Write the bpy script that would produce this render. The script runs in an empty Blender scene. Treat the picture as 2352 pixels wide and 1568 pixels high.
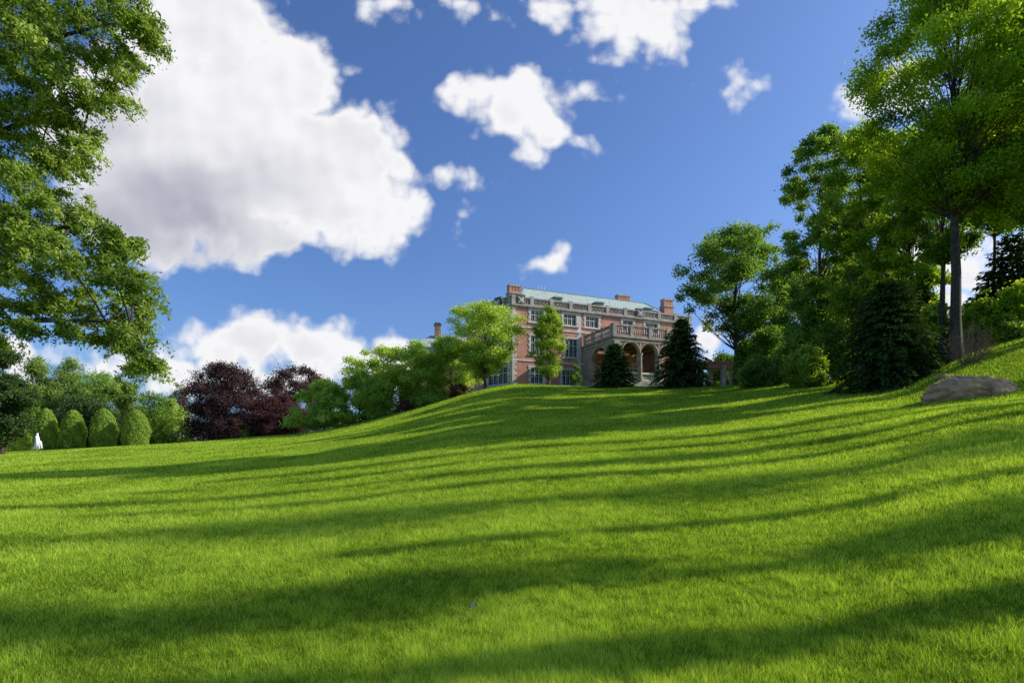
import bpy, math, random
import numpy as np
from mathutils import Vector

scene = bpy.context.scene
col = scene.collection
F = 20/36*2352.0; U0 = 1176.0; V0 = 1050.0; CH = 1.5
rng = np.random.default_rng(7)
random.seed(7)

# ------------------------------------------------------------------ terrain
CT = [(-900,1046,70),(-300,1042,70),(0,1037,70),(200,1027,72),(400,1017,75),(550,1007,75),(700,995,75),(850,965,75),(1000,925,72),
      (1090,897,72),(1180,882,72),(1340,888,70),(1500,887,66),(1650,885,60),(1800,880,52),(1950,874,45),(2080,860,38),
      (2180,812,34),(2352,770,32),(2700,730,30),(3500,760,26)]
_th = [math.atan((u-U0)/F) for u,v,Y in CT]
_rc = [Y/math.cos(t) for (u,v,Y),t in zip(CT,_th)]
_zc = [CH+Y*(V0-v)/F for u,v,Y in CT]
_th = [-math.pi,-1.7]+_th+[1.6,2.2,math.pi]
_rc = [80,80]+_rc+[38,50,80]
_zc = [0.4,1.6]+_zc+[8,3.5,0.4]
TH = np.linspace(-math.pi,math.pi,2881)
RC = np.interp(TH,_th,_rc); ZC = np.interp(TH,_th,_zc)
k = np.exp(-0.5*(np.arange(-20,21)/7.0)**2); k/=k.sum()
RC = np.convolve(np.pad(RC,20,mode='edge'),k,'valid'); ZC = np.convolve(np.pad(ZC,20,mode='edge'),k,'valid')
# the near lawn is smoother than the crest line: a wider blur of the crest heights is used close to the viewer
k = np.exp(-0.5*(np.arange(-200,201)/75.0)**2); k/=k.sum()
ZS = np.convolve(np.pad(ZC/RC,200,mode='edge'),k,'valid')*RC
_tt=np.linspace(0,1,401)
_bp=np.interp(_tt,[0,.05,.1,.2,.3,.4,.47,.54,.60,.68,.8,.9,1],[0,.022,.053,.127,.212,.305,.370,.412,.430,.50,.70,.86,1])
_k2=np.exp(-0.5*(np.arange(-24,25)/9.0)**2); _k2/=_k2.sum()
_bps=np.convolve(np.pad(_bp,24,mode='reflect',reflect_type='odd'),_k2,'valid')
def sstep(a,b,x):
    t=np.clip((x-a)/(b-a),0,1); return t*t*(3-2*t)
def gz(x,y):
    x=np.asarray(x,float); y=np.asarray(y,float)
    th=np.arctan2(x,y); r=np.hypot(x,y)
    rc=np.interp(th,TH,RC); zc=np.interp(th,TH,ZC); zs=np.interp(th,TH,ZS)
    t=r/rc
    wr=sstep(0.50,0.72,th)*(1-sstep(1.6,2.2,th))
    prof=(1-wr)*np.minimum(t,1)**1.32+wr*np.interp(np.minimum(t,1),_tt,_bps)
    wz=sstep(.25,.95,t)
    inner=(zs*(1-wz)+zc*wz)*prof
    right=sstep(0.42,0.62,th); left=1-sstep(-0.16,-0.03,th)
    d=np.maximum(r-rc,0)
    up=right*0.13*np.minimum(d,22)
    endz=np.where(left>0.5,0.8,2.0)
    fall=left*sstep(0,55,d)+(1-left)*sstep(55,220,d)
    z=(inner+up)*(1-fall)+endz*fall
    w=sstep(8,45,r)*(1-sstep(120,200,r))
    z=z+w*(0.07*np.sin(x*0.16+1.3)*np.sin(y*0.12+0.4)+0.02*np.sin(x*0.4+y*0.2))
    return z
def g1(x,y): return float(gz(x,y))
def at(u,v,Y): return Vector(((u-U0)/F*Y, Y, CH+Y*(V0-v)/F))
def hit(u,v):
    X=(u-U0)/F; e=(V0-v)/F
    Y=2.0
    while Y<150:
        if g1(X*Y,Y)>=CH+Y*e: break
        Y+=0.05
    return X*Y,Y,g1(X*Y,Y)

# ------------------------------------------------------------------ object helpers
OFF={}
def tag(o,label=None,cat=None,group=None,kind=None):
    if label: o['label']=label
    if cat: o['category']=cat
    if group: o['group']=group
    if kind: o['kind']=kind
def thing(name,label,cat,loc,group=None):
    o=bpy.data.objects.new(name,None); col.objects.link(o); o.location=loc
    o.empty_display_size=0.3
    tag(o,label,cat,group); OFF[o]=Vector(loc); return o
def link(name,me,mat,parent,off):
    o=bpy.data.objects.new(name,me); col.objects.link(o)
    if mat: me.materials.append(mat)
    if parent is not None: o.parent=parent
    else: o.location=off
    OFF[o]=off; return o
def np_mesh(name,V,Fc,k):
    me=bpy.data.meshes.new(name)
    n=len(Fc)
    me.vertices.add(len(V)); me.vertices.foreach_set('co',np.asarray(V,np.float32).ravel())
    me.loops.add(n*k); me.loops.foreach_set('vertex_index',np.asarray(Fc,np.int32).ravel())
    me.polygons.add(n); me.polygons.foreach_set('loop_start',np.arange(0,n*k,k,dtype=np.int32))
    me.update(calc_edges=True)
    return me
class Fr:
    def __init__(s,o,d):
        L=math.hypot(*d); s.o=o; s.d=(d[0]/L,d[1]/L); s.n=(s.d[1],-s.d[0]); s.L=L
    def p(s,a,d,z): return (s.o[0]+s.d[0]*a+s.n[0]*d, s.o[1]+s.d[1]*a+s.n[1]*d, z)
    def a_of_u(s,u,d=0):
        X=(u-U0)/F; ox=s.o[0]+s.n[0]*d; oy=s.o[1]+s.n[1]*d
        return (X*oy-ox)/(s.d[0]-X*s.d[1])
class MB:
    def __init__(s): s.v=[]; s.f=[]
    def poly(s,*pts):
        i=len(s.v); s.v+= [tuple(p) for p in pts]; s.f.append(tuple(range(i,i+len(pts))))
    def hexa(s,b,t):
        i=len(s.v); s.v+=[tuple(p) for p in b]+[tuple(p) for p in t]
        s.f+=[(i+3,i+2,i+1,i),(i+4,i+5,i+6,i+7)]+[(i+j,i+(j+1)%4,i+4+(j+1)%4,i+4+j) for j in range(4)]
    def box(s,fr,a0,a1,d0,d1,z0,z1):
        q=[(a0,d1),(a1,d1),(a1,d0),(a0,d0)]
        s.hexa([fr.p(a,d,z0) for a,d in q],[fr.p(a,d,z1) for a,d in q])
    def tube(s,pts,rad,k=6,cap=True):
        n=len(pts); i0=len(s.v)
        for j in range(n):
            p=Vector(pts[j]); t=(Vector(pts[min(j+1,n-1)])-Vector(pts[max(j-1,0)]))
            if t.length<1e-6: t=Vector((0,0,1))
            t.normalize(); ref=Vector((1,0,0)) if abs(t.x)<0.8 else Vector((0,1,0))
            a=t.cross(ref).normalized(); b=t.cross(a)
            for q in range(k):
                an=2*math.pi*q/k
                s.v.append(tuple(p+(a*math.cos(an)+b*math.sin(an))*rad[j]))
        for j in range(n-1):
            for q in range(k):
                s.f.append((i0+j*k+q,i0+j*k+(q+1)%k,i0+(j+1)*k+(q+1)%k,i0+(j+1)*k+q))
        if cap: s.f.append(tuple(range(i0+(n-1)*k,i0+n*k)))
    def lathe(s,c,prof,k=8):
        i0=len(s.v)
        for (r,z) in prof:
            for q in range(k):
                an=2*math.pi*q/k; s.v.append((c[0]+r*math.cos(an),c[1]+r*math.sin(an),z))
        for j in range(len(prof)-1):
            for q in range(k):
                s.f.append((i0+j*k+q,i0+j*k+(q+1)%k,i0+(j+1)*k+(q+1)%k,i0+(j+1)*k+q))
    def build(s,name,mat,parent=None,off=None,smooth=False):
        off=OFF[parent] if parent is not None else Vector(off or (0,0,0))
        me=bpy.data.meshes.new(name)
        me.from_pydata([(x-off[0],y-off[1],z-off[2]) for x,y,z in s.v],[],s.f)
        me.update()
        if smooth: me.polygons.foreach_set('use_smooth',[True]*len(me.polygons))
        return link(name,me,mat,parent,off)

# ------------------------------------------------------------------ materials
def newmat(name):
    m=bpy.data.materials.new(name); m.use_nodes=True; nt=m.node_tree; nt.nodes.clear()
    out=nt.nodes.new('ShaderNodeOutputMaterial'); return m,nt,out
def ramp(nt,stops):
    r=nt.nodes.new('ShaderNodeValToRGB'); e=r.color_ramp.elements
    while len(e)<len(stops): e.new(0.5)
    for el,(p,c) in zip(e,stops): el.position=p; el.color=(*c,1)
    return r
def leafmat(name,dark,mid,light,trans=0.4,tcol=(1.2,1.15,0.5),k=2.8):
    m,nt,out=newmat(name); N=nt.nodes.new; L=nt.links.new
    at_=N('ShaderNodeAttribute'); at_.attribute_name='tint'
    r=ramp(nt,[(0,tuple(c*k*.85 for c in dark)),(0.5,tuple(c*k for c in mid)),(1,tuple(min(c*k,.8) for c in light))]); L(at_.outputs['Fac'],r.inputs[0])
    d=N('ShaderNodeBsdfDiffuse'); L(r.outputs[0],d.inputs[0])
    mu=N('ShaderNodeMix'); mu.data_type='RGBA'; mu.blend_type='MULTIPLY'; mu.inputs[0].default_value=1
    L(r.outputs[0],mu.inputs[6]); mu.inputs[7].default_value=(*tcol,1)
    t=N('ShaderNodeBsdfTranslucent'); L(mu.outputs[2],t.inputs[0])
    mx=N('ShaderNodeMixShader'); mx.inputs[0].default_value=trans; L(d.outputs[0],mx.inputs[1]); L(t.outputs[0],mx.inputs[2])
    L(mx.outputs[0],out.inputs[0]); return m
def noisemat(name,c1,c2,scale,rough=0.85,bump=0.3,detail=6,c3=None,bscale=None):
    m,nt,out=newmat(name); N=nt.nodes.new; L=nt.links.new
    tc=N('ShaderNodeTexCoord'); n=N('ShaderNodeTexNoise'); n.inputs['Scale'].default_value=scale; n.inputs['Detail'].default_value=detail
    L(tc.outputs['Object'],n.inputs['Vector'])
    st=[(0.3,c1),(0.7,c2)] if c3 is None else [(0.3,c1),(0.5,c2),(0.72,c3)]
    r=ramp(nt,st); L(n.outputs[0],r.inputs[0])
    b=N('ShaderNodeBsdfPrincipled'); b.inputs['Roughness'].default_value=rough; L(r.outputs[0],b.inputs['Base Color'])
    n2=N('ShaderNodeTexNoise'); n2.inputs['Scale'].default_value=bscale or scale*4; n2.inputs['Detail'].default_value=6; L(tc.outputs['Object'],n2.inputs['Vector'])
    bp=N('ShaderNodeBump'); bp.inputs['Strength'].default_value=bump; bp.inputs['Distance'].default_value=0.1; L(n2.outputs[0],bp.inputs['Height']); L(bp.outputs[0],b.inputs['Normal'])
    L(b.outputs[0],out.inputs[0]); return m
M={}
M['leaf_fg']=leafmat('leaf_foreground',(0.026,0.048,0.009),(0.084,0.127,0.019),(0.19,0.225,0.06),0.47,k=2.8)
M['leaf_main']=leafmat('leaf_maple',(0.032,0.062,0.007),(0.106,0.160,0.013),(0.20,0.25,0.03),0.56,k=3.0)
M['leaf_deep']=leafmat('leaf_deep',(0.022,0.046,0.008),(0.056,0.100,0.015),(0.11,0.16,0.026),0.45)
M['leaf_oak']=leafmat('leaf_oak',(0.028,0.056,0.014),(0.074,0.125,0.026),(0.14,0.19,0.045),0.48)
M['leaf_pale']=leafmat('leaf_pale',(0.075,0.108,0.018),(0.150,0.200,0.038),(0.22,0.27,0.07),0.5)
M['leaf_row']=leafmat('leaf_row',(0.060,0.092,0.015),(0.148,0.200,0.036),(0.22,0.265,0.07),0.54,k=3.3)
M['leaf_mid']=leafmat('leaf_mid',(0.042,0.078,0.012),(0.108,0.160,0.022),(0.19,0.24,0.045),0.52)
M['leaf_far']=leafmat('leaf_far',(0.040,0.070,0.013),(0.088,0.130,0.026),(0.15,0.20,0.045),0.42,k=2.4)
M['leaf_hedge']=leafmat('leaf_hedge',(0.045,0.078,0.014),(0.108,0.152,0.025),(0.16,0.205,0.04),0.44,k=3.1)
M['leaf_copper']=leafmat('leaf_copper',(0.025,0.014,0.016),(0.049,0.029,0.029),(0.075,0.046,0.038),0.3,(1.15,0.9,0.8),1.75)
M['leaf_red']=leafmat('leaf_red',(0.031,0.014,0.016),(0.060,0.028,0.029),(0.088,0.044,0.040),0.3,(1.15,0.9,0.8),1.7)
M['leaf_rust']=leafmat('leaf_rust',(0.06,0.035,0.020),(0.12,0.065,0.035),(0.19,0.10,0.05),0.3,(1.2,0.9,0.7),1.5)
M['leaf_white']=leafmat('leaf_white',(0.12,0.15,0.07),(0.30,0.32,0.20),(0.5,0.5,0.38),0.3,(1,1,.9),1.4)
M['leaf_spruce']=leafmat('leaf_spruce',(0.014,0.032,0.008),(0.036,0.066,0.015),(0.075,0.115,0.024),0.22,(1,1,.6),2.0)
M['leaf_pine']=leafmat('leaf_pine',(0.014,0.030,0.010),(0.034,0.060,0.017),(0.070,0.10,0.03),0.22,(1,1,.6),1.7)
M['grass']=leafmat('grass_blades',(0.032,0.062,0.006),(0.150,0.226,0.018),(0.30,0.345,0.06),0.5,(1.12,1.1,0.48),2.95)
M['bark']=noisemat('bark',(0.06,0.045,0.034),(0.15,0.115,0.088),5,0.9,0.6)
M['bark_dark']=noisemat('bark_dark',(0.035,0.027,0.020),(0.10,0.078,0.060),5,0.9,0.6)
M['bark_red']=noisemat('bark_red',(0.12,0.06,0.035),(0.24,0.13,0.08),5,0.9,0.6)
M['twig']=noisemat('twig',(0.17,0.10,0.065),(0.32,0.19,0.13),3,0.9,0.2)
M['stone']=noisemat('stone',(0.31,0.26,0.215),(0.53,0.455,0.39),1.3,0.85,0.3)
M['stone_weathered']=noisemat('stone_weathered',(0.22,0.18,0.145),(0.47,0.39,0.325),0.9,0.9,0.4,detail=9)
M['stone_dark']=noisemat('stone_dark',(0.10,0.075,0.06),(0.21,0.155,0.125),1.5,0.9,0.3)
M['stone_panel']=noisemat('stone_panel',(0.20,0.165,0.135),(0.35,0.29,0.245),1.5,0.9,0.3)
M['stone_pale']=noisemat('stone_pale',(0.56,0.50,0.44),(0.75,0.69,0.62),1.1,0.8,0.2)
M['white']=noisemat('white_paint',(0.50,0.49,0.47),(0.62,0.61,0.59),2,0.5,0.05)
M['white_carving']=noisemat('white_carving',(0.72,0.71,0.68),(0.82,0.81,0.79),2,0.5,0.05)
M['slate']=noisemat('slate',(0.26,0.32,0.27),(0.44,0.51,0.43),1.6,0.6,0.4,c3=(0.35,0.40,0.34),bscale=9)
M['copper']=noisemat('green_copper',(0.10,0.18,0.15),(0.19,0.29,0.25),2,0.6,0.1)
M['dark']=noisemat('dark_metal',(0.02,0.02,0.02),(0.05,0.05,0.05),3,0.5,0.05)
M['wood']=noisemat('wood',(0.38,0.17,0.08),(0.58,0.31,0.16),3,0.7,0.2)
M['wood_shaded']=noisemat('wood_shaded',(0.10,0.05,0.028),(0.19,0.10,0.055),3,0.7,0.2)  # ceiling wood, colour darkened for the shade inside the arches
M['rock']=noisemat('rock',(0.24,0.125,0.055),(0.60,0.37,0.19),1.6,0.95,1.0,detail=10,c3=(0.43,0.255,0.125),bscale=5)
M['water']=noisemat('water_spray',(0.75,0.78,0.80),(0.9,0.92,0.93),8,0.4,0.2)
M['dryleaf']=noisemat('dry_leaf',(0.25,0.12,0.04),(0.45,0.25,0.08),20,0.7,0.1)
M['paleleaf']=noisemat('pale_leaf',(0.42,0.44,0.26),(0.55,0.56,0.36),20,0.7,0.1)
def glass():
    m,nt,out=newmat('window_glass'); N=nt.nodes.new; L=nt.links.new
    tc=N('ShaderNodeTexCoord'); n=N('ShaderNodeTexNoise'); n.inputs['Scale'].default_value=0.8; L(tc.outputs['Object'],n.inputs['Vector'])
    r=ramp(nt,[(0.35,(0.010,0.011,0.013)),(0.65,(0.065,0.07,0.08))]); L(n.outputs[0],r.inputs[0])
    b=N('ShaderNodeBsdfPrincipled'); b.inputs['Roughness'].default_value=0.1; L(r.outputs[0],b.inputs['Base Color']); b.inputs['IOR'].default_value=1.35
    bp=N('ShaderNodeBump'); bp.inputs['Strength'].default_value=0.08; L(n.outputs[0],bp.inputs['Height']); L(bp.outputs[0],b.inputs['Normal'])
    L(b.outputs[0],out.inputs[0]); return m
M['glass']=glass()
def brick():
    m,nt,out=newmat('brick'); N=nt.nodes.new; L=nt.links.new
    tc=N('ShaderNodeTexCoord'); sp=N('ShaderNodeSeparateXYZ'); L(tc.outputs['Object'],sp.inputs[0])
    a=N('ShaderNodeMath'); a.operation='ADD'; L(sp.outputs[0],a.inputs[0]); L(sp.outputs[1],a.inputs[1])
    cb=N('ShaderNodeCombineXYZ'); L(a.outputs[0],cb.inputs[0]); L(sp.outputs[2],cb.inputs[1])
    bt=N('ShaderNodeTexBrick'); L(cb.outputs[0],bt.inputs['Vector']); bt.inputs['Scale'].default_value=1
    bt.inputs['Brick Width'].default_value=0.32; bt.inputs['Row Height'].default_value=0.1; bt.inputs['Mortar Size'].default_value=0.009
    bt.inputs['Color1'].default_value=(0.62,0.25,0.165,1); bt.inputs['Color2'].default_value=(0.48,0.175,0.11,1); bt.inputs['Mortar'].default_value=(0.64,0.49,0.40,1)
    n=N('ShaderNodeTexNoise'); n.inputs['Scale'].default_value=0.7; n.inputs['Detail'].default_value=6; L(tc.outputs['Object'],n.inputs['Vector'])
    r=ramp(nt,[(0.3,(0.75,0.72,0.72)),(0.7,(1.2,1.15,1.1))]); L(n.outputs[0],r.inputs[0])
    mu=N('ShaderNodeMix'); mu.data_type='RGBA'; mu.blend_type='MULTIPLY'; mu.inputs[0].default_value=1; L(bt.outputs[0],mu.inputs[6]); L(r.outputs[0],mu.inputs[7])
    b=N('ShaderNodeBsdfPrincipled'); b.inputs['Roughness'].default_value=0.9; L(mu.outputs[2],b.inputs['Base Color']); L(b.outputs[0],out.inputs[0]); return m
M['brick']=brick()
def lawnmat():
    m,nt,out=newmat('lawn_soil'); N=nt.nodes.new; L=nt.links.new
    tc=N('ShaderNodeTexCoord')
    n=N('ShaderNodeTexNoise'); n.inputs['Scale'].default_value=0.5; n.inputs['Detail'].default_value=7; n.inputs['Roughness'].default_value=0.7; L(tc.outputs['Object'],n.inputs['Vector'])
    r=ramp(nt,[(0.3,(0.11,0.18,0.012)),(0.55,(0.24,0.34,0.026)),(0.75,(0.42,0.48,0.065))]); L(n.outputs[0],r.inputs[0])
    n2=N('ShaderNodeTexNoise'); n2.inputs['Scale'].default_value=14; n2.inputs['Detail'].default_value=6; n2.inputs['Roughness'].default_value=0.75; L(tc.outputs['Object'],n2.inputs['Vector'])
    r2=ramp(nt,[(0.3,(0.4,0.4,0.4)),(0.7,(1.25,1.25,1.2))]); L(n2.outputs[0],r2.inputs[0])
    mu=N('ShaderNodeMix'); mu.data_type='RGBA'; mu.blend_type='MULTIPLY'; mu.inputs[0].default_value=1; L(r.outputs[0],mu.inputs[6]); L(r2.outputs[0],mu.inputs[7])
    d=N('ShaderNodeBsdfDiffuse'); L(mu.outputs[2],d.inputs[0])
    bp=N('ShaderNodeBump'); bp.inputs['Strength'].default_value=0.6; bp.inputs['Distance'].default_value=0.06; L(n2.outputs[0],bp.inputs['Height']); L(bp.outputs[0],d.inputs['Normal'])
    L(d.outputs[0],out.inputs[0]); return m
M['lawn']=lawnmat()

# ------------------------------------------------------------------ ground sheet
ths=np.concatenate([np.linspace(-math.pi,-1.0,60,endpoint=False),np.linspace(-1.0,1.0,360,endpoint=False),np.linspace(1.0,math.pi,60,endpoint=False)])
rs=np.concatenate([np.geomspace(0.5,160,260),np.geomspace(170,4000,25)])
TT,RR=np.meshgrid(ths,rs); GX=RR*np.sin(TT); GY=RR*np.cos(TT); GZ=gz(GX,GY)
nt_,nr_=len(ths),len(rs)
V=np.stack([GX.ravel(),GY.ravel(),GZ.ravel()],1)
i=np.arange(nr_-1)[:,None]*nt_; j=np.arange(nt_)[None,:]; j2=(j+1)%nt_
Q=np.stack([i+j,i+nt_+j,i+nt_+j2,i+j2],-1).reshape(-1,4)[:,::-1]
me=np_mesh('lawn',V,Q,4)
me.polygons.foreach_set('use_smooth',[True]*len(me.polygons))
lawn=link('lawn',me,M['lawn'],None,Vector((0,0,0))); tag(lawn,'mown green lawn rising to the crest of the hill','lawn',kind='structure')
# ------------------------------------------------------------------ grass blades
def vnoise(x,y,s,seed):
    R=np.random.default_rng(seed); G=R.random((256,256))
    X=(x*s)%256; Y=(y*s)%256; xi=X.astype(int); yi=Y.astype(int); fx=X-xi; fy=Y-yi
    fx=fx*fx*(3-2*fx); fy=fy*fy*(3-2*fy); xj=(xi+1)%256; yj=(yi+1)%256; xi%=256; yi%=256
    return (G[xi,yi]*(1-fx)+G[xj,yi]*fx)*(1-fy)+(G[xi,yj]*(1-fx)+G[xj,yj]*fx)*fy
def grass():
    n=1750000
    r=np.exp(rng.uniform(math.log(2.6),math.log(85),n)); th=rng.uniform(-0.86,0.86,n)
    x=r*np.sin(th); y=r*np.cos(th)
    rc=np.interp(th,TH,RC); keep=r<rc*np.where(th>.5,1.5,1.03)
    x,y,r=x[keep],y[keep],r[keep]; n=len(x); z=gz(x,y)
    patch=.5*vnoise(x,y,.35,1)+.3*vnoise(x,y,1.1,2)+.2*vnoise(x,y,3,3)
    fine=vnoise(x,y,9,4)-.5
    w=0.0029*(np.maximum(r,3.5)/4)**0.93*rng.uniform(0.6,1.6,n)
    h=(0.043+0.0008*r)*rng.uniform(0.3,1.7,n)*(0.7+0.5*patch+.7*fine*(r<20))
    a=rng.uniform(0,2*math.pi,n); dx,dy=np.cos(a),np.sin(a)
    la=6.28*vnoise(x,y,1.7,5)*1.3+rng.normal(0,1.6,n); ll=h*np.abs(rng.normal(0.5,0.5,n))
    b=np.stack([x,y,z-0.005],1)
    Vv=np.empty((n,3,3)); side=np.stack([dx*w/2,dy*w/2,np.zeros(n)],1)
    Vv[:,0]=b-side; Vv[:,1]=b+side; Vv[:,2]=b+np.stack([np.cos(la)*ll,np.sin(la)*ll,h],1)
    me=np_mesh('grass',Vv.reshape(-1,3),np.arange(n*3).reshape(-1,3),3)
    t=np.clip(0.5+1.0*(patch-0.5)+.4*fine+rng.normal(0,0.32,n),0,1)
    t=np.where(rng.random(n)<0.07,1.0,t)
    tt=np.stack([t*0.48,t*0.48,np.minimum(t*1.28,1)],1)  # shade between the blades put into the tint: darker roots, lighter tips
    at_=me.attributes.new('tint','FLOAT','POINT'); at_.data.foreach_set('value',tt.astype(np.float32).ravel())
    o=link('grass',me,M['grass'],None,Vector((0,0,0))); tag(o,'short green grass blades covering the sloping lawn','grass',kind='stuff')
grass()

# ------------------------------------------------------------------ foliage
def unit(a): return a/np.maximum(np.linalg.norm(a,axis=1,keepdims=True),1e-9)
def leaf_obj(name,P,Nn,S,T,mat,root,R,aspect=0.5,axis=None):
    n=len(P); Nn=unit(Nn)
    rnd=R.normal(0,1,(n,3)) if axis is None else axis
    a=unit(np.cross(np.cross(Nn,rnd),Nn)); b=np.cross(Nn,a)
    S=S[:,None]
    Vv=np.empty((n,4,3))
    Vv[:,0]=P; Vv[:,1]=P+a*S*0.5+b*S*aspect*0.5+Nn*S*0.12; Vv[:,2]=P+a*S; Vv[:,3]=P+a*S*0.5-b*S*aspect*0.5+Nn*S*0.12
    off=np.array(OFF[root])
    me=np_mesh(name,(Vv-off).reshape(-1,3),np.arange(n*4).reshape(-1,4),4)
    at_=me.attributes.new('tint','FLOAT','POINT'); at_.data.foreach_set('value',np.repeat(np.clip(T,0,1),4).astype(np.float32))
    return link(name,me,mat,root,OFF[root])
def sprays(C,CR,nleaf,R,flat=0.65,ntw=26,droop=0.0,spread=0.19,bias=(0,0,.1),csd=.15):
    """leaves along twigs that radiate from every clump centre"""
    C=np.asarray(C); CR=np.asarray(CR); nc=len(C)
    wts=CR**2; cnt=np.maximum((nleaf*wts/wts.sum()).astype(int),4)
    idx=np.repeat(np.arange(nc),cnt); n=len(idx)
    D=unit((R.normal(0,1,(nc,ntw,3))*np.array([1,1,flat])+np.array(bias)).reshape(-1,3)).reshape(nc,ntw,3); LEN=R.uniform(0.5,1.15,(nc,ntw))
    tw=R.integers(0,ntw,n); d=D[idx,tw]; s=R.uniform(0.05,1,n)**0.6*LEN[idx,tw]
    cr=CR[idx][:,None]
    P=C[idx]+d*cr*s[:,None]*np.array([1,1,.85])+R.normal(0,spread,(n,3))*cr
    P[:,2]-=droop*CR[idx]*s*s
    Nn=0.45*d+np.array([0.35,-.1,0.4])+R.normal(0,0.65,(n,3))
    ctint=R.normal(0,csd,nc)
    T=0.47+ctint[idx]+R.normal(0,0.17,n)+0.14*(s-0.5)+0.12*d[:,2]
    return P,Nn,T
PROF={
 'round':lambda h:np.sqrt(np.clip(1-(2*h-1)**2,0,1))**0.9,
 'oval':lambda h:np.sin(np.pi*np.clip(h,0,1)**0.8)**0.7,
 'vase':lambda h:np.clip(0.35+0.9*h,0,1)*np.sqrt(np.clip(1-h**6,0,1))*np.where(h>0.85,0.8,1),
 'dome':lambda h:np.sqrt(np.clip(1-h**2.2,0,1)),
 'tall':lambda h:np.clip(0.55+0.8*h,0,1)*np.sqrt(np.clip(1-(np.clip(h-0.45,0,1)/0.56)**2,0,1)),
}
def bez(p0,p1,p2,n=6):
    return [tuple(p0*(1-t)**2+p1*2*t*(1-t)+p2*t*t) for t in np.linspace(0,1,n)]
def broadleaf(name,label,cat,u,Y,vtop,wpx,cb,shape,nc,nl,leaf,mat,seed,tr=None,bark='bark_dark',group=None,lean=0,xy=None,H=None,Rr=None,cs=0.27,flat=0.65,depth=1.0,droop=0.05,sink=0.15,big=1.32,wobble=.012,start=.8,spread=.19,csd=.15):
    R=np.random.default_rng(seed)
    x,y=((u-U0)/F*Y,Y) if xy is None else xy
    zb=g1(x,y)-sink
    if H is None: H=CH+Y*(V0-vtop)/F-zb
    if Rr is None: Rr=wpx/2/F*Y
    tr=tr or 0.016*H+0.03
    root=thing(name,label,cat,(x,y,zb),group)
    prof=PROF[shape]; C=[];CR=[];tries=0
    while len(C)<nc and tries<nc*60:
        tries+=1
        h=R.uniform(0.02,1); an=R.uniform(0,2*math.pi); w=float(prof(np.array(h)))
        cr=Rr*cs*big*R.uniform(0.55,1.3)
        rad=max(w-0.55*cr/Rr,0.0)*math.sqrt(R.uniform(0.02,1))
        zz=cb*H+h*(1-cb)*H-cr*0.75*h+cr*.4*(1-h)
        p=np.array([x+lean*h*Rr+rad*Rr*math.cos(an),y+rad*Rr*depth*math.sin(an),zb+zz])
        if all(np.linalg.norm(p-q)>0.45*min(cr,r2) for q,r2 in zip(C,CR)): C.append(p);CR.append(cr)
    C=np.array(C);CR=np.array(CR)
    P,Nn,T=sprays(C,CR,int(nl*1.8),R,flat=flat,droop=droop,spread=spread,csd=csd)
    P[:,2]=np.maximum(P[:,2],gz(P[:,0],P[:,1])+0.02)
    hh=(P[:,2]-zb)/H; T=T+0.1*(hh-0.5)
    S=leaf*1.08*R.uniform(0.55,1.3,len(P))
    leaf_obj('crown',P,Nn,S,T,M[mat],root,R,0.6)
    tb=MB(); top=np.array([x+lean*Rr*0.7,y,zb+H*(cb+(1-cb)*0.75)]); base=np.array([x,y,zb-0.2])
    ts=np.linspace(0,1,9); wob=R.normal(0,wobble*H,(9,2)); wob[0:2]=0
    tp=[base+(top-base)*t+np.array([wob[i,0],wob[i,1],0]) for i,t in enumerate(ts)]
    trad=[tr*(1.35 if i==0 else 1)*(1-0.88*t) for i,t in enumerate(ts)]
    tb.tube(tp,trad,8)
    tb.build('trunk',M[bark],root,smooth=True)
    lb=MB()
    for c,cr in zip(C,CR):
        frac=np.clip((c[2]-zb)/H-R.uniform(0.08,0.25),cb*start,0.9*(cb+(1-cb)*0.75))
        t=frac/(cb+(1-cb)*0.75); t=min(max(t,0.05),0.97); k=t*8; i0=int(k); f=k-i0
        s=tp[i0]*(1-f)+tp[min(i0+1,8)]*f
        midp=s*0.5+c*0.5; midp[2]+= -0.08*np.linalg.norm(c-s)
        r0=tr*(1-0.88*t)*R.uniform(.16,.36)
        lb.tube(bez(s,midp,c),np.linspace(r0,max(0.012,r0*0.15),6),5,False)
        for q in range(3):
            d=unit(R.normal(0,1,(1,3)))[0]*cr*0.8
            lb.tube([tuple(c),tuple(c+d*0.5),tuple(c+d)],[max(0.012,r0*0.15),r0*0.1,0.006],4,False)
    lb.build('branches',M[bark],root,smooth=True)
    return root
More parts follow.
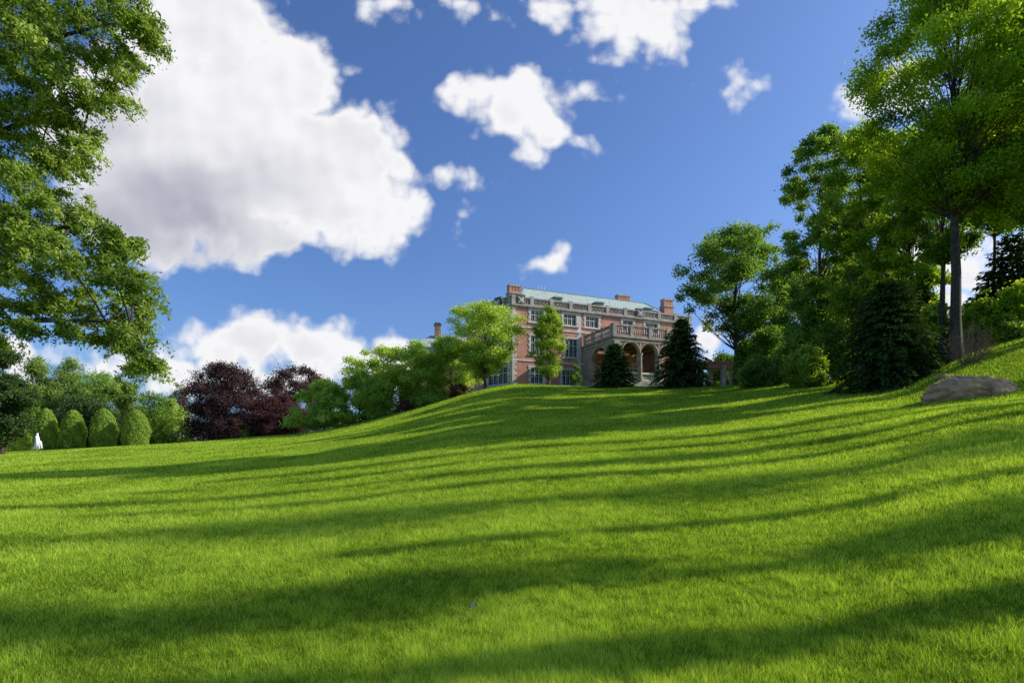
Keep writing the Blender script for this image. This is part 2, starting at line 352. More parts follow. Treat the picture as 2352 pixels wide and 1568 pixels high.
def conifer(name,label,cat,u,Y,vtop,wpx,nw,nb,nl,leaf,mat,seed,droop=0.35,base=0.02,pw=0.85,bark='bark_dark',gap=0.0,group=None,xy=None):
    R=np.random.default_rng(seed)
    x=(u-U0)/F*Y; y=Y; zb=g1(x,y)-0.1; H=CH+Y*(V0-vtop)/F-zb; Rr=wpx/2/F*Y
    root=thing(name,label,cat,(x,y,zb),group)
    tb=MB(); tb.tube([(x,y,zb-0.2),(x,y,zb+H*0.5),(x,y,zb+H*0.98)],[0.02*H+0.03,0.011*H+.02,0.008],8); tb.build('trunk',M[bark],root,smooth=True)
    lb=MB(); PP=[];NN=[];TT_=[];AX=[]
    hs=base+(1-base)*(np.linspace(0,1,nw)**0.92)
    per=nl//(nw*nb)+1
    for wi,h in enumerate(hs[:-1]):
        for b in range(nb):
            an=2*math.pi*(b+R.uniform(-.35,.35))/nb+wi*0.9; hz=h+R.uniform(-.4,.4)/nw
            if gap and R.random()<gap: continue
            Lb=Rr*max(1-hz,0.02)**pw*R.uniform(0.72,1.16)+0.06
            d=np.array([math.cos(an),math.sin(an),0]); s=np.array([x,y,zb+hz*H])
            up=0.25*Lb*(hz); 
            e=s+d*Lb+np.array([0,0,up*1.5-droop*Lb*(1-hz*0.8)]); m=s+d*Lb*0.5+np.array([0,0,up+0.05*Lb])
            lb.tube(bez(s,m,e,4),[0.012*H*(1-hz)+.012,0.008*H*(1-hz)+.01,.01,.005],4,False)
            n=max(int(per*2*max(1-hz,.12)),6); t=R.uniform(0.12,1.04,n)
            pts=(s[None]*(1-t[:,None])**2+m[None]*(2*t*(1-t))[:,None]+e[None]*(t*t)[:,None])
            sidev=np.array([-d[1],d[0],0]); wd=Lb*0.26*(1.15-t)*R.uniform(-1,1,n)
            pts=pts+sidev[None]*wd[:,None]; pts[:,2]-=np.abs(wd)*0.35+R.uniform(0,0.05,n)*Lb
            ax=d[None]*0.8+sidev[None]*np.sign(wd)[:,None]*0.7+np.array([0,0,-0.55])[None]+R.normal(0,.25,(n,3))
            PP.append(pts);AX.append(ax);NN.append(np.array([0,0,1])[None]+0.5*d[None]+R.normal(0,.4,(n,3)))
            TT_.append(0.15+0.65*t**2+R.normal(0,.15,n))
    P=np.vstack(PP)
    P[:,2]=np.maximum(P[:,2],gz(P[:,0],P[:,1])+0.03)
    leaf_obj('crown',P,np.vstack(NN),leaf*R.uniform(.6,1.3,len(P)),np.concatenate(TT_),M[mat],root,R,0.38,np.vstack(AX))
    lb.build('branches',M[bark],root,smooth=True)
    return root
def clipped(name,label,cat,u,Y,vtop,vbot,wpx,nl,leaf,mat,seed,group=None,sq=0.8):
    R=np.random.default_rng(seed); x=(u-U0)/F*Y; y=Y; zb=g1(x,y)-0.1; H=CH+Y*(V0-vtop)/F-zb; Rr=wpx/2/F*Y
    root=thing(name,label,cat,(x,y,zb),group)
    an=R.uniform(0,2*math.pi,nl); h=R.uniform(0,1,nl)**0.9
    pr=np.clip(0.80+0.45*h-0.3*h*h,0,1)*np.sqrt(np.clip(1-np.clip((h-.35)/.65,0,1)**1.9,0,1))
    rr=Rr*pr*np.sqrt(R.uniform(0.58,1.03,nl))*(1+0.05*np.sin(an*5+h*9)+0.05*np.sin(an*3-h*14)+.03*np.sin(an*11+h*25))
    P=np.stack([x+rr*np.cos(an),y+rr*np.sin(an),zb+h*H*0.99],1)
    Nn=np.stack([np.cos(an),np.sin(an),0.3+h*0.6],1)+R.normal(0,.5,(nl,3))
    T=0.42+R.normal(0,.19,nl)+.16*np.sin(an*4+h*11)
    leaf_obj('crown',P,Nn,leaf*R.uniform(.6,1.3,nl),T,M[mat],root,R,0.6)
    tb=MB(); tb.tube([(x,y,zb-.2),(x,y,zb+H*.8)],[.15,.05],7); tb.build('trunk',M['bark_dark'],root)
    return root

B=broadleaf
# row up the hillside left of the mansion
B('flowering_tree','low spreading pale green tree at the foot of the row up the hillside','tree',745,77,864,172,.02,'dome',70,13000,.26,'leaf_row',11,cs=.16,flat=.36,droop=.25)
B('flowering_tree','pale green tree second from the bottom of the row up the hillside','tree',826,78,850,180,.02,'dome',74,14000,.26,'leaf_row',12,cs=.16,flat=.36,droop=.25)
B('flowering_tree','feathery vase-shaped pale tree standing between the low trees and the round ones on the hillside','tree',882,77,788,220,.05,'vase',90,15000,.24,'leaf_row',13,cs=.135,flat=.36)
B('flowering_tree','round green tree below the small grey-roofed house','tree',960,78,779,185,.03,'round',84,15000,.25,'leaf_row',14,cs=.16,flat=.42)
B('flowering_tree','round green tree third down from the mansion corner','tree',1034,77,766,190,.05,'round',84,15000,.25,'leaf_row',15,cs=.16,flat=.42)
B('maple_tree','bright green spreading tree in front of the left corner of the mansion','tree',1115,74.5,686,232,.18,'vase',100,17500,.22,'leaf_row',16,bark='bark',cs=.135,flat=.34,droop=.15)
B('young_tree','narrow upright bright green tree in front of the brick front','tree',1260,74.5,692,98,.13,'oval',70,12000,.18,'leaf_mid',17,bark='bark',cs=.24,flat=.5)
# copper beeches and park trees lower left
B('copper_beech','largest copper beech with dark purple crown','tree',515,104,824,205,-.05,'round',150,40000,.28,'leaf_copper',21,cs=.18,big=1.4,csd=.16,spread=.16)
B('copper_beech','dark purple beech behind the gap to the right of the largest','tree',680,116,829,180,-.05,'round',120,32000,.31,'leaf_copper',22,cs=.18,big=1.4,csd=.16,spread=.16)
B('copper_beech','small red-purple tree low in front of the two taller beeches','tree',638,96,898,165,-.02,'round',80,20000,.26,'leaf_red',23,cs=.2,big=1.4,csd=.14,spread=.16)
B('park_tree','tall grey-green tree left of the other far trees above the clipped evergreens','tree',85,122,812,150,.0,'oval',80,19000,.34,'leaf_far',31,cs=.24)
B('park_tree','light green far tree with pointed top beside the tall grey-green one','tree',165,126,812,150,.0,'oval',80,19000,.34,'leaf_far',32,cs=.24)
B('park_tree','rounded far green tree behind the third clipped evergreen','tree',240,120,835,165,.0,'round',80,19000,.33,'leaf_oak',33,cs=.24)
B('park_tree','dark green spreading tree behind the rightmost clipped evergreen','tree',345,112,888,175,.0,'dome',66,14000,.33,'leaf_deep',34)
B('park_tree','yellowish green bush-like tree next to the largest copper beech','tree',398,114,912,90,.0,'dome',36,7000,.32,'leaf_pale',35)
B('blossom_tree','whitish blossoming tree rising behind the gap left of the copper beech','tree',415,128,866,84,.02,'oval',36,7500,.32,'leaf_white',36)
B('park_tree','dark tree on the left edge above the low hedge','tree',4,60,765,130,.08,'oval',66,15000,.23,'leaf_pine',37)
B('park_tree','small pale green tree filling the foot of the copper beeches','tree',578,98,965,70,.0,'dome',18,3000,.28,'leaf_pale',38)
B('park_tree','wide dark green tree behind the low hedge by the fountain','tree',30,112,885,170,.0,'dome',56,11000,.36,'leaf_deep',39)
B('park_tree','broad dark green tree directly behind the middle clipped evergreens','tree',200,104,900,200,.0,'dome',66,13000,.33,'leaf_pine',41)
r=B('pine_tree','pine with a bare reddish trunk standing behind the clipped evergreens','pine tree',283,100,862,90,.55,'oval',22,3200,.34,'leaf_far',40,bark='bark_red',tr=.3)
for i,(u,w,lab) in enumerate([(106,50,'clipped evergreen column directly right of the fountain'),(168,53,'clipped evergreen column second from the fountain'),(238,57,'clipped evergreen column third from the fountain'),(312,60,'clipped evergreen column farthest from the fountain')]):
    clipped('clipped_evergreen',lab,'evergreen',u,83,938+3*(i%2),1030,w,10000,.2,'leaf_hedge',50+i,'clipped evergreens in a row')
clipped('hedge_bush','low broad clipped yew bush at the left edge beside the fountain','bush',20,83,976,1035,100,9000,.2,'leaf_pale',55)
# shrubs along the slope
B('shrub','rust brown shrub at the crest below the hillside trees','shrub',930,74.5,915,44,.02,'dome',16,2000,.2,'leaf_rust',61,sink=.3)
B('shrub','low reddish brown shrub at the mansion corner under the spreading tree','shrub',1055,73,878,56,.02,'dome',18,2200,.2,'leaf_rust',62,sink=.3)
B('shrub','dark green shrub beneath the pale trees on the slope','shrub',870,76,925,100,.02,'dome',24,3500,.24,'leaf_mid',63,sink=.3)
B('shrub','dark green shrub between the rust brown shrub and the reddish one','shrub',985,75,890,100,.02,'dome',24,3500,.24,'leaf_mid',64,sink=.3)
B('shrub','green shrub against the wall beside the narrow upright tree','shrub',1322,80,835,36,.02,'oval',16,2200,.2,'leaf_deep',65)
# conifers before the loggia
conifer('spruce_tree','small dark spruce before the corner of the arched loggia','spruce',1411,68,788,108,20,11,15000,.33,'leaf_spruce',71,pw=.65)
conifer('spruce_tree','tall dark spruce covering the right end of the arched loggia','spruce',1566,63,731,146,22,12,20000,.34,'leaf_spruce',72,pw=.7)
conifer('spruce_tree','very broad dark spruce right of centre with drooping boughs','spruce',2040,33,648,240,24,14,44000,.22,'leaf_spruce',73,droop=.5,pw=.48)
conifer('spruce_tree','slim dark spruce rising behind the broad one','spruce',2120,40,610,95,24,10,9000,.28,'leaf_spruce',74)
conifer('pine_tree','dark pine with flat tiered boughs at the right edge','pine tree',2325,36,535,180,16,10,13000,.34,'leaf_pine',75,droop=.1,base=.2,gap=.15,pw=.6)
# the right-hand wood
B('oak_tree','spreading open-limbed oak right of the mansion','oak tree',1692,63,508,292,.31,'round',122,22500,.26,'leaf_oak',81,tr=.42,cs=.132,flat=.4)
B('broadleaf_tree','tall leafy tree with narrow upright crown behind the oak side of the wood','tree',1885,52,288,228,.16,'tall',122,26000,.23,'leaf_oak',82,cs=.152,tr=.33,flat=.47)
B('broadleaf_tree','tall dense dark tree in the middle of the right wood','tree',1985,47,276,236,.16,'tall',128,29000,.21,'leaf_mid',83,cs=.152,tr=.33,flat=.47)
B('broadleaf_tree','tall tree with its lower limbs spread over the broad spruce','tree',2088,42,296,252,.2,'tall',128,31000,.2,'leaf_main',84,cs=.147,tr=.3,flat=.47)
B('tulip_tree','towering bright green tree with a straight bare trunk on the right bank','tree',2195,31,-180,470,.33,'oval',195,66000,.15,'leaf_main',85,tr=.29,bark='bark_dark',cs=.134,wobble=.003,start=1.0,flat=.47)
B('tulip_tree','tall tree cut by the right edge with yellow-green leaves','tree',2405,30,-120,400,.27,'oval',155,52000,.15,'leaf_main',86,tr=.2,bark='bark_dark',cs=.15,wobble=.004,start=1.0,flat=.47)
B('broadleaf_tree','thin trunked tree just behind the straight bare trunk','tree',2165,36,250,250,.38,'oval',80,20000,.18,'leaf_deep',87,tr=.2,cs=.17,wobble=.004,start=1.0,flat=.47)
B('broadleaf_tree','slender trunked tree between the straight bare trunk and the right edge','tree',2280,42,225,230,.45,'oval',72,18000,.19,'leaf_mid',88,tr=.15,cs=.175,wobble=.004,start=1.0,flat=.47)
for i,(u,Y,vt,w,mt_,lab) in enumerate([(1810,70,600,160,'leaf_oak','rounded tree filling the gap right of the oak'),(1930,66,570,180,'leaf_mid','bright tree deep in the wood behind the dense dark tree'),(2050,64,630,170,'leaf_deep','background tree seen behind the broad spruce top'),(2265,58,660,130,'leaf_pale','pale distant tree right of the straight bare trunk')]):
    B('broadleaf_tree',lab,'tree',u,Y,vt,w,.1,'round',48,10500,.30,mt_,90+i)
SH=[(1720,60,775,95,'leaf_deep','dark shrub under the left side of the oak'),(1765,57,735,145,'leaf_deep','large dark shrub under the oak trunk'),
    (1742,52,815,95,'leaf_oak','rounded grey-green bush at the lawn edge below the oak'),(1840,52,738,155,'leaf_oak','leafy bush between the oak and the wood'),
    (1850,44,790,120,'leaf_mid','light green bush at the lawn edge left of the broad spruce'),(1915,46,730,145,'leaf_deep','tall dark bush touching the left side of the broad spruce'),
    (2150,37,690,115,'leaf_mid','leafy bush behind the straight bare trunk'),
    (2258,33.5,680,125,'leaf_main','yellow-green bush right of the straight bare trunk'),(2340,33,645,130,'leaf_main','tall yellow-green bush at the right edge'),
    (2310,32.5,720,95,'leaf_pale','low pale green bush on the crest of the bank near the right edge'),
    (1660,76,805,120,'leaf_deep','dark bush behind the wooden pergola')]
for i,(u,Y,vt,w,mt_,lab) in enumerate(SH):
    B('shrub',lab,'shrub',u,Y,vt,w,.03,'dome',40,7000,.085+.0027*Y,mt_,110+i,sink=.3)
# the trees on the bank beyond the right edge: x, shadow line y at x=0, height, crown radius
SLP=math.tan(math.radians(6))
OFFT=[(25,5.2,20,.92),(21,3.6,12,.26),(30,9.9,24,1.55),(38,14.9,27,.8),(40,20.4,26,1.1),(37,26,24,.85),(26,7.3,15,.18),(44,12.7,29,.4),(46,17.5,29,.5),(46,31,28,1.0)]
for i,(x,yc,H,Rr) in enumerate(OFFT):
    B('bank_tree','tall leafy tree on the bank past the right edge of the view','tree',0,0,0,0,.02,'oval',60,4800,.18,'leaf_main',130+i,xy=(x,yc+SLP*x),H=H,Rr=Rr,cs=.5,group='trees on the bank past the right edge',big=1.0,spread=.42)

# foreground tree on the left
def fgtree():
    R=np.random.default_rng(5)
    x,y=-12.2,11.0; zb=g1(x,y)-.15
    root=thing('overhanging_tree','large leafy tree whose boughs hang into the left of the view','tree',(x,y,zb))
    cl=[(50,30,110),(170,40,100),(280,30,70),(340,50,42),(350,95,34),(110,140,100),(230,125,70),(300,140,38),(280,205,36),(30,180,95),(160,215,75),(235,215,38),(50,280,95),(165,295,42),(185,335,24),(90,360,70),(10,400,90),(160,370,26),(50,500,90),(140,480,60),(210,505,46),(240,555,54),(120,570,72),(295,560,34),(30,610,80),(170,635,58),(260,640,54),(315,640,36),(295,695,50),(335,705,32),(240,725,46),(170,695,36),(315,765,38),(250,780,34),(325,812,26),(295,838,24),(220,760,28),(20,705,50),(85,685,42),(130,745,22),(345,840,16),(70,80,90),(20,320,80),(110,275,66),(60,435,70),(90,530,70),(210,590,48),(70,640,60),(10,540,75),(280,755,38),(40,750,26),
        (-120,0,140),(-120,200,150),(-150,400,150),(-120,600,140),(-120,-150,150),(60,-100,130),(220,-90,110),(-60,740,60),(-300,100,180),(-350,350,180)]
    C=[];CR=[];SC=[];SR=[]
    for (u,v,rp) in cl:
        Y=R.uniform(9.3,11.6); p=np.array(at(u,v,Y)); cr=rp/F*Y; C.append(p); CR.append(cr)
        m=int(5+(cr/.25)**2*1.75)
        q=unit(R.normal(0,1,(m,3)))*R.uniform(0,1,(m,1))**.45*cr*np.array([1,1.3,.8])
        SC.append(p+q); SR.append(R.uniform(.15,.34,m))
    SC=np.vstack(SC); SR=np.concatenate(SR)
    P,Nn,T=sprays(SC,SR,140000,R,flat=.4,ntw=7,droop=.5,spread=.12,bias=(.75,-.1,-.12),csd=.19)
    keep=P[:,2]>gz(P[:,0],P[:,1])+.5
    P,Nn,T=P[keep],Nn[keep],T[keep]
    leaf_obj('crown',P,Nn,.084*R.uniform(.6,1.3,len(P)),T,M['leaf_fg'],root,R,0.36)
    tb=MB(); tp=[np.array([x,y,zb-.2]),np.array([x+.05,y,zb+2]),np.array([x-.1,y-.1,zb+4.5]),np.array([x,y,zb+8]),np.array([x+.3,y,zb+12])]
    tb.tube(tp,[.55,.42,.36,.24,.08],10); tb.build('trunk',M['bark_dark'],root,smooth=True)
    lb=MB()
    mains=[]
    for (u,v,Y,h) in [(300,745,10.2,3.6),(230,520,10.6,5.0),(210,240,10.5,6.5),(280,50,10.4,8.0)]:
        e=np.array(at(u,v,Y)); s=np.array([x,y,zb+h]); m=(s+e)/2+np.array([0,0,.5])
        pts=bez(s,m,e,12); mains.append([np.array(p) for p in pts]); lb.tube(pts,np.linspace(.11,.012,12),7,False)
    for c,cr in zip(C,CR):
        best=min(((np.linalg.norm(c-p),p) for mm in mains for p in mm),key=lambda t:t[0])
        s=best[1]; m=(s+c)/2+np.array([0,0,.15*best[0]])
        lb.tube(bez(s,m,c),np.linspace(.020,.007,6),5,False)
        for q in range(8):
            d=unit(R.normal(0,1,(1,3))*np.array([1,1,.6])+np.array([[.5,0,0]]))[0]*cr
            lb.tube([tuple(c),tuple(c+d*.5),tuple(c+d*.95+np.array([0,0,-.15*cr]))],[.007,.005,.003],4,False)
    lb.build('branches',M['bark_dark'],root,smooth=True)
fgtree()

# bare brown shrub
def bare():
    x,y=at(2222,0,28.5)[0],28.5; zb=g1(x,y)
    R=np.random.default_rng(3); root=thing('bare_shrub','leafless brown twiggy shrub on the grassy bank','shrub',(x,y,zb)); mb=MB()
    H=max(CH+28.5*(1050-725)/F-zb,1.0);Rr=1.05
    for i in range(60):
        an=R.uniform(0,6.28); t=math.sqrt(R.random()); e=np.array([x+Rr*t*math.cos(an),y+Rr*t*math.sin(an),zb+H*math.sqrt(max(1-t*t*.75,.1))*R.uniform(.5,1)])
        s=np.array([x+.12*math.cos(an),y+.12*math.sin(an),zb-.05]); m=(s+e)/2+np.array([math.cos(an)*.25,math.sin(an)*.25,-.1])
        pts=bez(s,m,e,6); mb.tube(pts,[.015,.012,.010,.008,.006,.004],4,False)
        for k in (2,3,4,5):
            for q in range(3):
                p=np.array(pts[k]); d=R.normal(0,1,3)*.16+np.array([0,0,.1]); mb.tube([tuple(p),tuple(p+d)],[.007,.004],4,False)
    mb.build('twigs',M['twig'],root)
bare()

# ------------------------------------------------------------------ mansion
ZG=10.8
fa=Fr((0.0,85.0),(25.1,10.3)); LF=33.0
def winlist():
    W=[]
    a=fa.a_of_u
    for (u0,u1,z0,z1,nv) in [(1219,1249,22.05,23.75,3),(1294,1324,22.05,23.75,3),(1345,1375,22.05,23.75,3),(1482,1511,22.05,23.75,3),(1430,1454,22.05,23.75,2),
        (1219,1249,17.1,19.95,3),(1298,1327,17.1,19.95,3),(1219,1248,12.7,15.1,3),(1291,1319,12.7,15.1,3),(1380,1405,12.9,16.6,2),(1440,1468,12.9,16.6,2)]:
        W.append((a(u0),a(u1),z0,z1,nv))
    return W
WF=winlist()
L1=(-4.2,89.2); fl=Fr(L1,(0-L1[0],85-L1[1]))
WL=[(0.6,fl.L-.9,12.6,15.2,4),(1.6,fl.L-1.6,17.0,20.1,3),(1.6,fl.L-1.6,22.0,23.85,3)]
man=thing('mansion','three storey brick mansion with pierced stone parapet and arched loggia on the hilltop','mansion',(12.0,90.0,ZG))
def wall(mb,fr,a0,a1,z0,z1,ops,dep=.35):
    As=sorted({a0,a1,*[o[0] for o in ops],*[o[1] for o in ops]}); Zs=sorted({z0,z1,*[o[2] for o in ops],*[o[3] for o in ops]})
    for i in range(len(As)-1):
        for j in range(len(Zs)-1):
            ca=(As[i]+As[i+1])/2; cz=(Zs[j]+Zs[j+1])/2
            if any(o[0]<ca<o[1] and o[2]<cz<o[3] for o in ops): continue
            mb.poly(fr.p(As[i],0,Zs[j]),fr.p(As[i+1],0,Zs[j]),fr.p(As[i+1],0,Zs[j+1]),fr.p(As[i],0,Zs[j+1]))
    for o in ops:
        x0,x1,y0,y1=o[:4]
        for (p,q) in (((x0,y0),(x1,y0)),((x1,y0),(x1,y1)),((x1,y1),(x0,y1)),((x0,y1),(x0,y0))):
            mb.poly(fr.p(p[0],0,p[1]),fr.p(p[0],-dep,p[1]),fr.p(q[0],-dep,q[1]),fr.p(q[0],0,q[1]))
wb=MB()
wall(wb,fa,0,LF,ZG-1,24.2,[w[:4] for w in WF]); wall(wb,fl,0,fl.L,ZG-1,24.2,[w[:4] for w in WL])
DEP=14.0
c0=fa.p(LF,0,0); c1=fa.p(LF,-DEP,0); c2=(L1[0]-.37*DEP*.7,L1[1]+.93*DEP*.7,0)
fr_r=Fr((c0[0],c0[1]),(c1[0]-c0[0],c1[1]-c0[1])); wall(wb,fr_r,0,fr_r.L,ZG-1,24.2,[])
fr_b=Fr((c1[0],c1[1]),(c2[0]-c1[0],c2[1]-c1[1])); wall(wb,fr_b,0,fr_b.L,ZG-1,24.2,[])
fr_l=Fr((c2[0],c2[1]),(L1[0]-c2[0],L1[1]-c2[1])); wall(wb,fr_l,0,fr_l.L,ZG-1,24.2,[])
wb.build('wall',M['brick'],man)
def window(fr,w):
    a0,a1,z0,z1,nv=w
    mb=MB(); k=0; z=z0-.02
    while z<z1+.02:
        h=min(.42,z1+.02-z); wd=.38 if k%2 else .24
        mb.box(fr,a0-wd,a0+.04,-.1,.05+.01*(k%2),z,z+h); mb.box(fr,a1-.04,a1+wd,-.1,.05+.01*(k%2),z,z+h); z+=.42; k+=1
    mb.box(fr,a0-.42,a1+.42,-.1,.08,z1+.022,z1+.28); mb.box(fr,a0-.47,a1+.47,-.1,.14,z0-.22,z0-.022)
    o=mb.build('window',M['stone_pale'],man)
    sb=MB(); 
    for i in range(nv+1):
        a=a0+.05+(a1-a0-.1)*i/nv; sb.box(fr,a-.06,a+.06,-.30,-.12,z0,z1)
    tz=z0+(z1-z0)*.64
    for zz,hw in ((z0+.06,.06),(z1-.06,.06),(tz,.055)): sb.box(fr,a0+.04,a1-.04,-.297,-.125,zz-hw,zz+hw)
    for i in range(nv):
        a=a0+.05+(a1-a0-.1)*(i+.5)/nv; sb.box(fr,a-.015,a+.015,-.29,-.2,z0+.1,z1-.1)
    for q in (.22,.43,.84): zz=z0+(z1-z0)*q; sb.box(fr,a0+.06,a1-.06,-.288,-.203,zz-.012,zz+.012)
    sb.build('sash',M['white'],o)
    pb=MB(); pb.poly(fr.p(a0,-.27,z0),fr.p(a1,-.27,z0),fr.p(a1,-.27,z1),fr.p(a0,-.27,z1)); pb.build('pane',M['glass'],o)
for w in WF: window(fa,w)
for w in WL: window(fl,w)
def quoin(fr,a,zs=ZG-1,ze=24.18):
    mb=MB(); z=zs;k=0
    while z<ze:
        wd=.75 if k%2 else .45
        mb.box(fr,a-wd if a>.5 else a,a if a>.5 else a+wd,-.05,.05+.012*(k%2),z+.01,min(z+.44,ze)); z+=.45;k+=1
    mb.build('corner_stones',M['stone_pale'],man)
quoin(fa,0.0); quoin(fl,fl.L); quoin(fl,0.0); quoin(fa,fa.a_of_u(1334)); quoin(fa,LF)
for (z0,z1,pr) in ((16.0,16.25,.09),(21.0,21.22,.09),(11.7,12.0,.11)):
    mb=MB(); mb.box(fa,-.06,LF+.1,-.05,pr,z0,z1); mb.box(fl,-.05,fl.L+.02,-.05,pr-.004,z0,z1); mb.build('belt_course',M['stone_pale'],man)
mb=MB()
mb.box(fa,-.15,LF+.3,-.6,.32,24.2,24.45); mb.box(fa,-.1,LF+.25,-.6,.2,24.05,24.198); mb.box(fl,-.3,fl.L+.1,-.6,.315,24.203,24.447); mb.box(fl,-.2,fl.L+.05,-.6,.195,24.053,24.2); mb.box(fr_r,0,fr_r.L,-.6,.3,24.2,24.44); mb.box(fr_l,0,fr_l.L,-.6,.3,24.2,24.44)
mb.build('cornice',M['stone'],man)
def parapet(fr,a0,a1,first):
    mb=MB()
    mb.box(fr,a0,a1,-.25,.12,24.45,24.66); mb.box(fr,a0,a1,-.28,.16,25.42,25.64)
    n=max(1,round((a1-a0)/3.2)); 
    for i in range(n+1):
        a=a0+(a1-a0)*i/n; a=min(max(a,a0+.3),a1-.3); mb.box(fr,a-.3,a+.3,-.27,.18,24.45,25.8)
    m=round((a1-a0)/.62)
    for i in range(m):
        s=a0+(a1-a0)*i/m; e=a0+(a1-a0)*(i+1)/m; c=(s+e)/2
        for (p,q) in (((s,24.66),(e,25.42)),((s,25.42),(e,24.66))):
            dx=.06
            b=[fr.p(p[0]-dx,.06,p[1]),fr.p(p[0]+dx,.06,p[1]),fr.p(p[0]+dx,-.03,p[1]),fr.p(p[0]-dx,-.03,p[1])]
            t=[fr.p(q[0]-dx,.06,q[1]),fr.p(q[0]+dx,.06,q[1]),fr.p(q[0]+dx,-.03,q[1]),fr.p(q[0]-dx,-.03,q[1])]
            mb.hexa(b,t)
        ring=[fr.p(c+.17*math.cos(k*math.pi/4),.07,25.04+.17*math.sin(k*math.pi/4)) for k in range(9)]
        mb.tube(ring,[.045]*9,4,False)
    o=mb.build('parapet',M['stone'],man)
    b2=MB(); b2.box(fr,a0+.02,a1-.02,-.2,-.045,24.5,25.5); b2.build('backing_panel',M['stone_panel'],o)
    return o
pf=parapet(fa,-.1,LF+.2,1); pl=parapet(fl,-.1,fl.L-.25,0); parapet(fr_r,.3,fr_r.L,0); parapet(fr_l,0,fr_l.L-.3,0)
def ornament(fr,a,par):
    mb=MB(); z=25.1
    mb.box(fr,a-.72,a+.72,-.2,.19,24.46,25.95)
    mb.build('ornament_block',M['stone_dark'],par)
    m2=MB()
    for s in (-1,1):
        m2.tube([fr.p(a-s*.42,.22,z-.42),fr.p(a,.24,z),fr.p(a+s*.42,.22,z+.42)],[.09,.12,.09],5)
        m2.tube([fr.p(a+s*.5,.22,z-.05),fr.p(a+s*.3,.24,z+.15),fr.p(a+s*.12,.22,z)],[.05,.08,.05],5)
    m2.tube([fr.p(a,.22,z-.45),fr.p(a,.24,z-.2)],[.1,.06],5)
    m2.build('carved_emblem',M['white_carving'],par)
ornament(fl,3.0,pl); ornament(fa,fa.a_of_u(1468),pf); ornament(fa,fa.a_of_u(1187)+.6,pf)
# roof
rb=MB(); ez=24.9; rz=29.2; rd=-7.0
e0=fa.p(.8,-.8,ez); e1=fa.p(LF-.8,-.8,ez); e2=fa.p(LF-.8,-DEP+.6,ez); e3=fa.p(-1.5,-DEP+.6,ez); e4=(L1[0]+.8,L1[1]+.8,ez)
r0=fa.p(5,rd,rz); r1=fa.p(28.6,rd,rz-.05)
rb.poly(e0,e1,r1,r0); rb.poly(e1,e2,r1); rb.poly(e2,e3,r0,r1); rb.poly(e3,e4,r0); rb.poly(e4,e0,r0)
roof=rb.build('roof',M['slate'],man)
cap=MB(); cap.tube([r0,r1],[.12,.12],6); cap.tube([e0,r0],[.09,.1],6); cap.tube([r1,e1],[.1,.09],6); cap.build('ridge_cap',M['copper'],roof)
for u in (1279,1375,1487):
    a=fa.a_of_u(u,-3); mb=MB(); z0=26.0
    mb.box(fa,a-.75,a+.75,-4.2,-2.6,z0-.5,z0+.95)
    mb.hexa([fa.p(a-.95,-2.4,z0+.95),fa.p(a+.95,-2.4,z0+.95),fa.p(a+.95,-5,z0+.95),fa.p(a-.95,-5,z0+.95)],[fa.p(a-.6,-2.6,z0+1.2),fa.p(a+.6,-2.6,z0+1.2),fa.p(a+.6,-5,z0+1.2),fa.p(a-.6,-5,z0+1.2)])
    o=mb.build('dormer',M['copper'],roof)
for u in (1236,1243,1250,1325):
    a=fa.a_of_u(u,-7); mb=MB(); p=fa.p(a,-7,28.9); mb.tube([p,(p[0],p[1],29.9)],[.07,.07],6); mb.build('vent_pipe',M['stone_pale'],roof)
def chimney(a,d,w,t,ztop,npots):
    mb=MB(); mb.box(fa,a-w/2,a+w/2,d-t/2,d+t/2,24.8,ztop-1.3)
    n=npots
    for i in range(n):
        c=a-w/2+w*(i+.5)/n; hw=w/n*.42; mb.box(fa,c-hw,c+hw,d-t*.42,d+t*.42,ztop-1.3,ztop-.3)
    o=mb.build('chimney',M['brick'],man)
    cb=MB(); cb.box(fa,a-w/2-.12,a+w/2+.12,d-t/2-.12,d+t/2+.12,ztop-1.45,ztop-1.2)
    for i in range(n):
        c=a-w/2+w*(i+.5)/n; hw=w/n*.48; cb.box(fa,c-hw,c+hw,d-t*.48,d+t*.48,ztop-.3,ztop)
    cb.build('chimney_cap',M['stone'],o)
chimney(2.0,-4,2.1,1.2,28.5,4); chimney(26.0,-10,2.7,1.2,31.1,5); chimney(30.4,-3,1.9,1.3,29.0,3)
# loggia
D=(11.2,89.6); Cc=(14.5,81.2); fs=Fr(D,(Cc[0]-D[0],Cc[1]-D[1])); ff=Fr(Cc,(25.1,10.3)); LL=12.6
def arcade(mb,fr,length,ops,zt,z0,zs,th=.6):
    edges=[0]
    for (c,w) in ops: edges+= [c-w,c+w]
    edges.append(length)
    for i in range(0,len(edges),2):
        if edges[i+1]-edges[i]>.01: mb.box(fr,edges[i],edges[i+1],-th,0,z0,zt)
    for (c,w) in ops:
        N=16
        for k in range(N):
            t0=math.pi*(1-k/N); t1=math.pi*(1-(k+1)/N)
            xa,xb=c+w*math.cos(t0),c+w*math.cos(t1); ya,yb=zs+w*math.sin(t0),zs+w*math.sin(t1)
            mb.hexa([fr.p(xa,0,ya),fr.p(xb,0,yb),fr.p(xb,-th,yb),fr.p(xa,-th,ya)],[fr.p(xa,0,zt),fr.p(xb,0,zt),fr.p(xb,-th,zt),fr.p(xa,-th,zt)])
    mb.box(fr,0,length,-th,0,ZG-1.5,z0-.003)
of=[(2.9,1.46),(6.1,1.46),(9.3,1.46)]; osd=[(fs.L*.54,2.2)]; SZ=16.65; SS=15.75
ZF=12.7; ZT=18.7
mb=MB(); arcade(mb,ff,LL,of,ZT,ZF,SZ); arcade(mb,fs,fs.L-.602,osd,ZT-.003,ZF,SS)
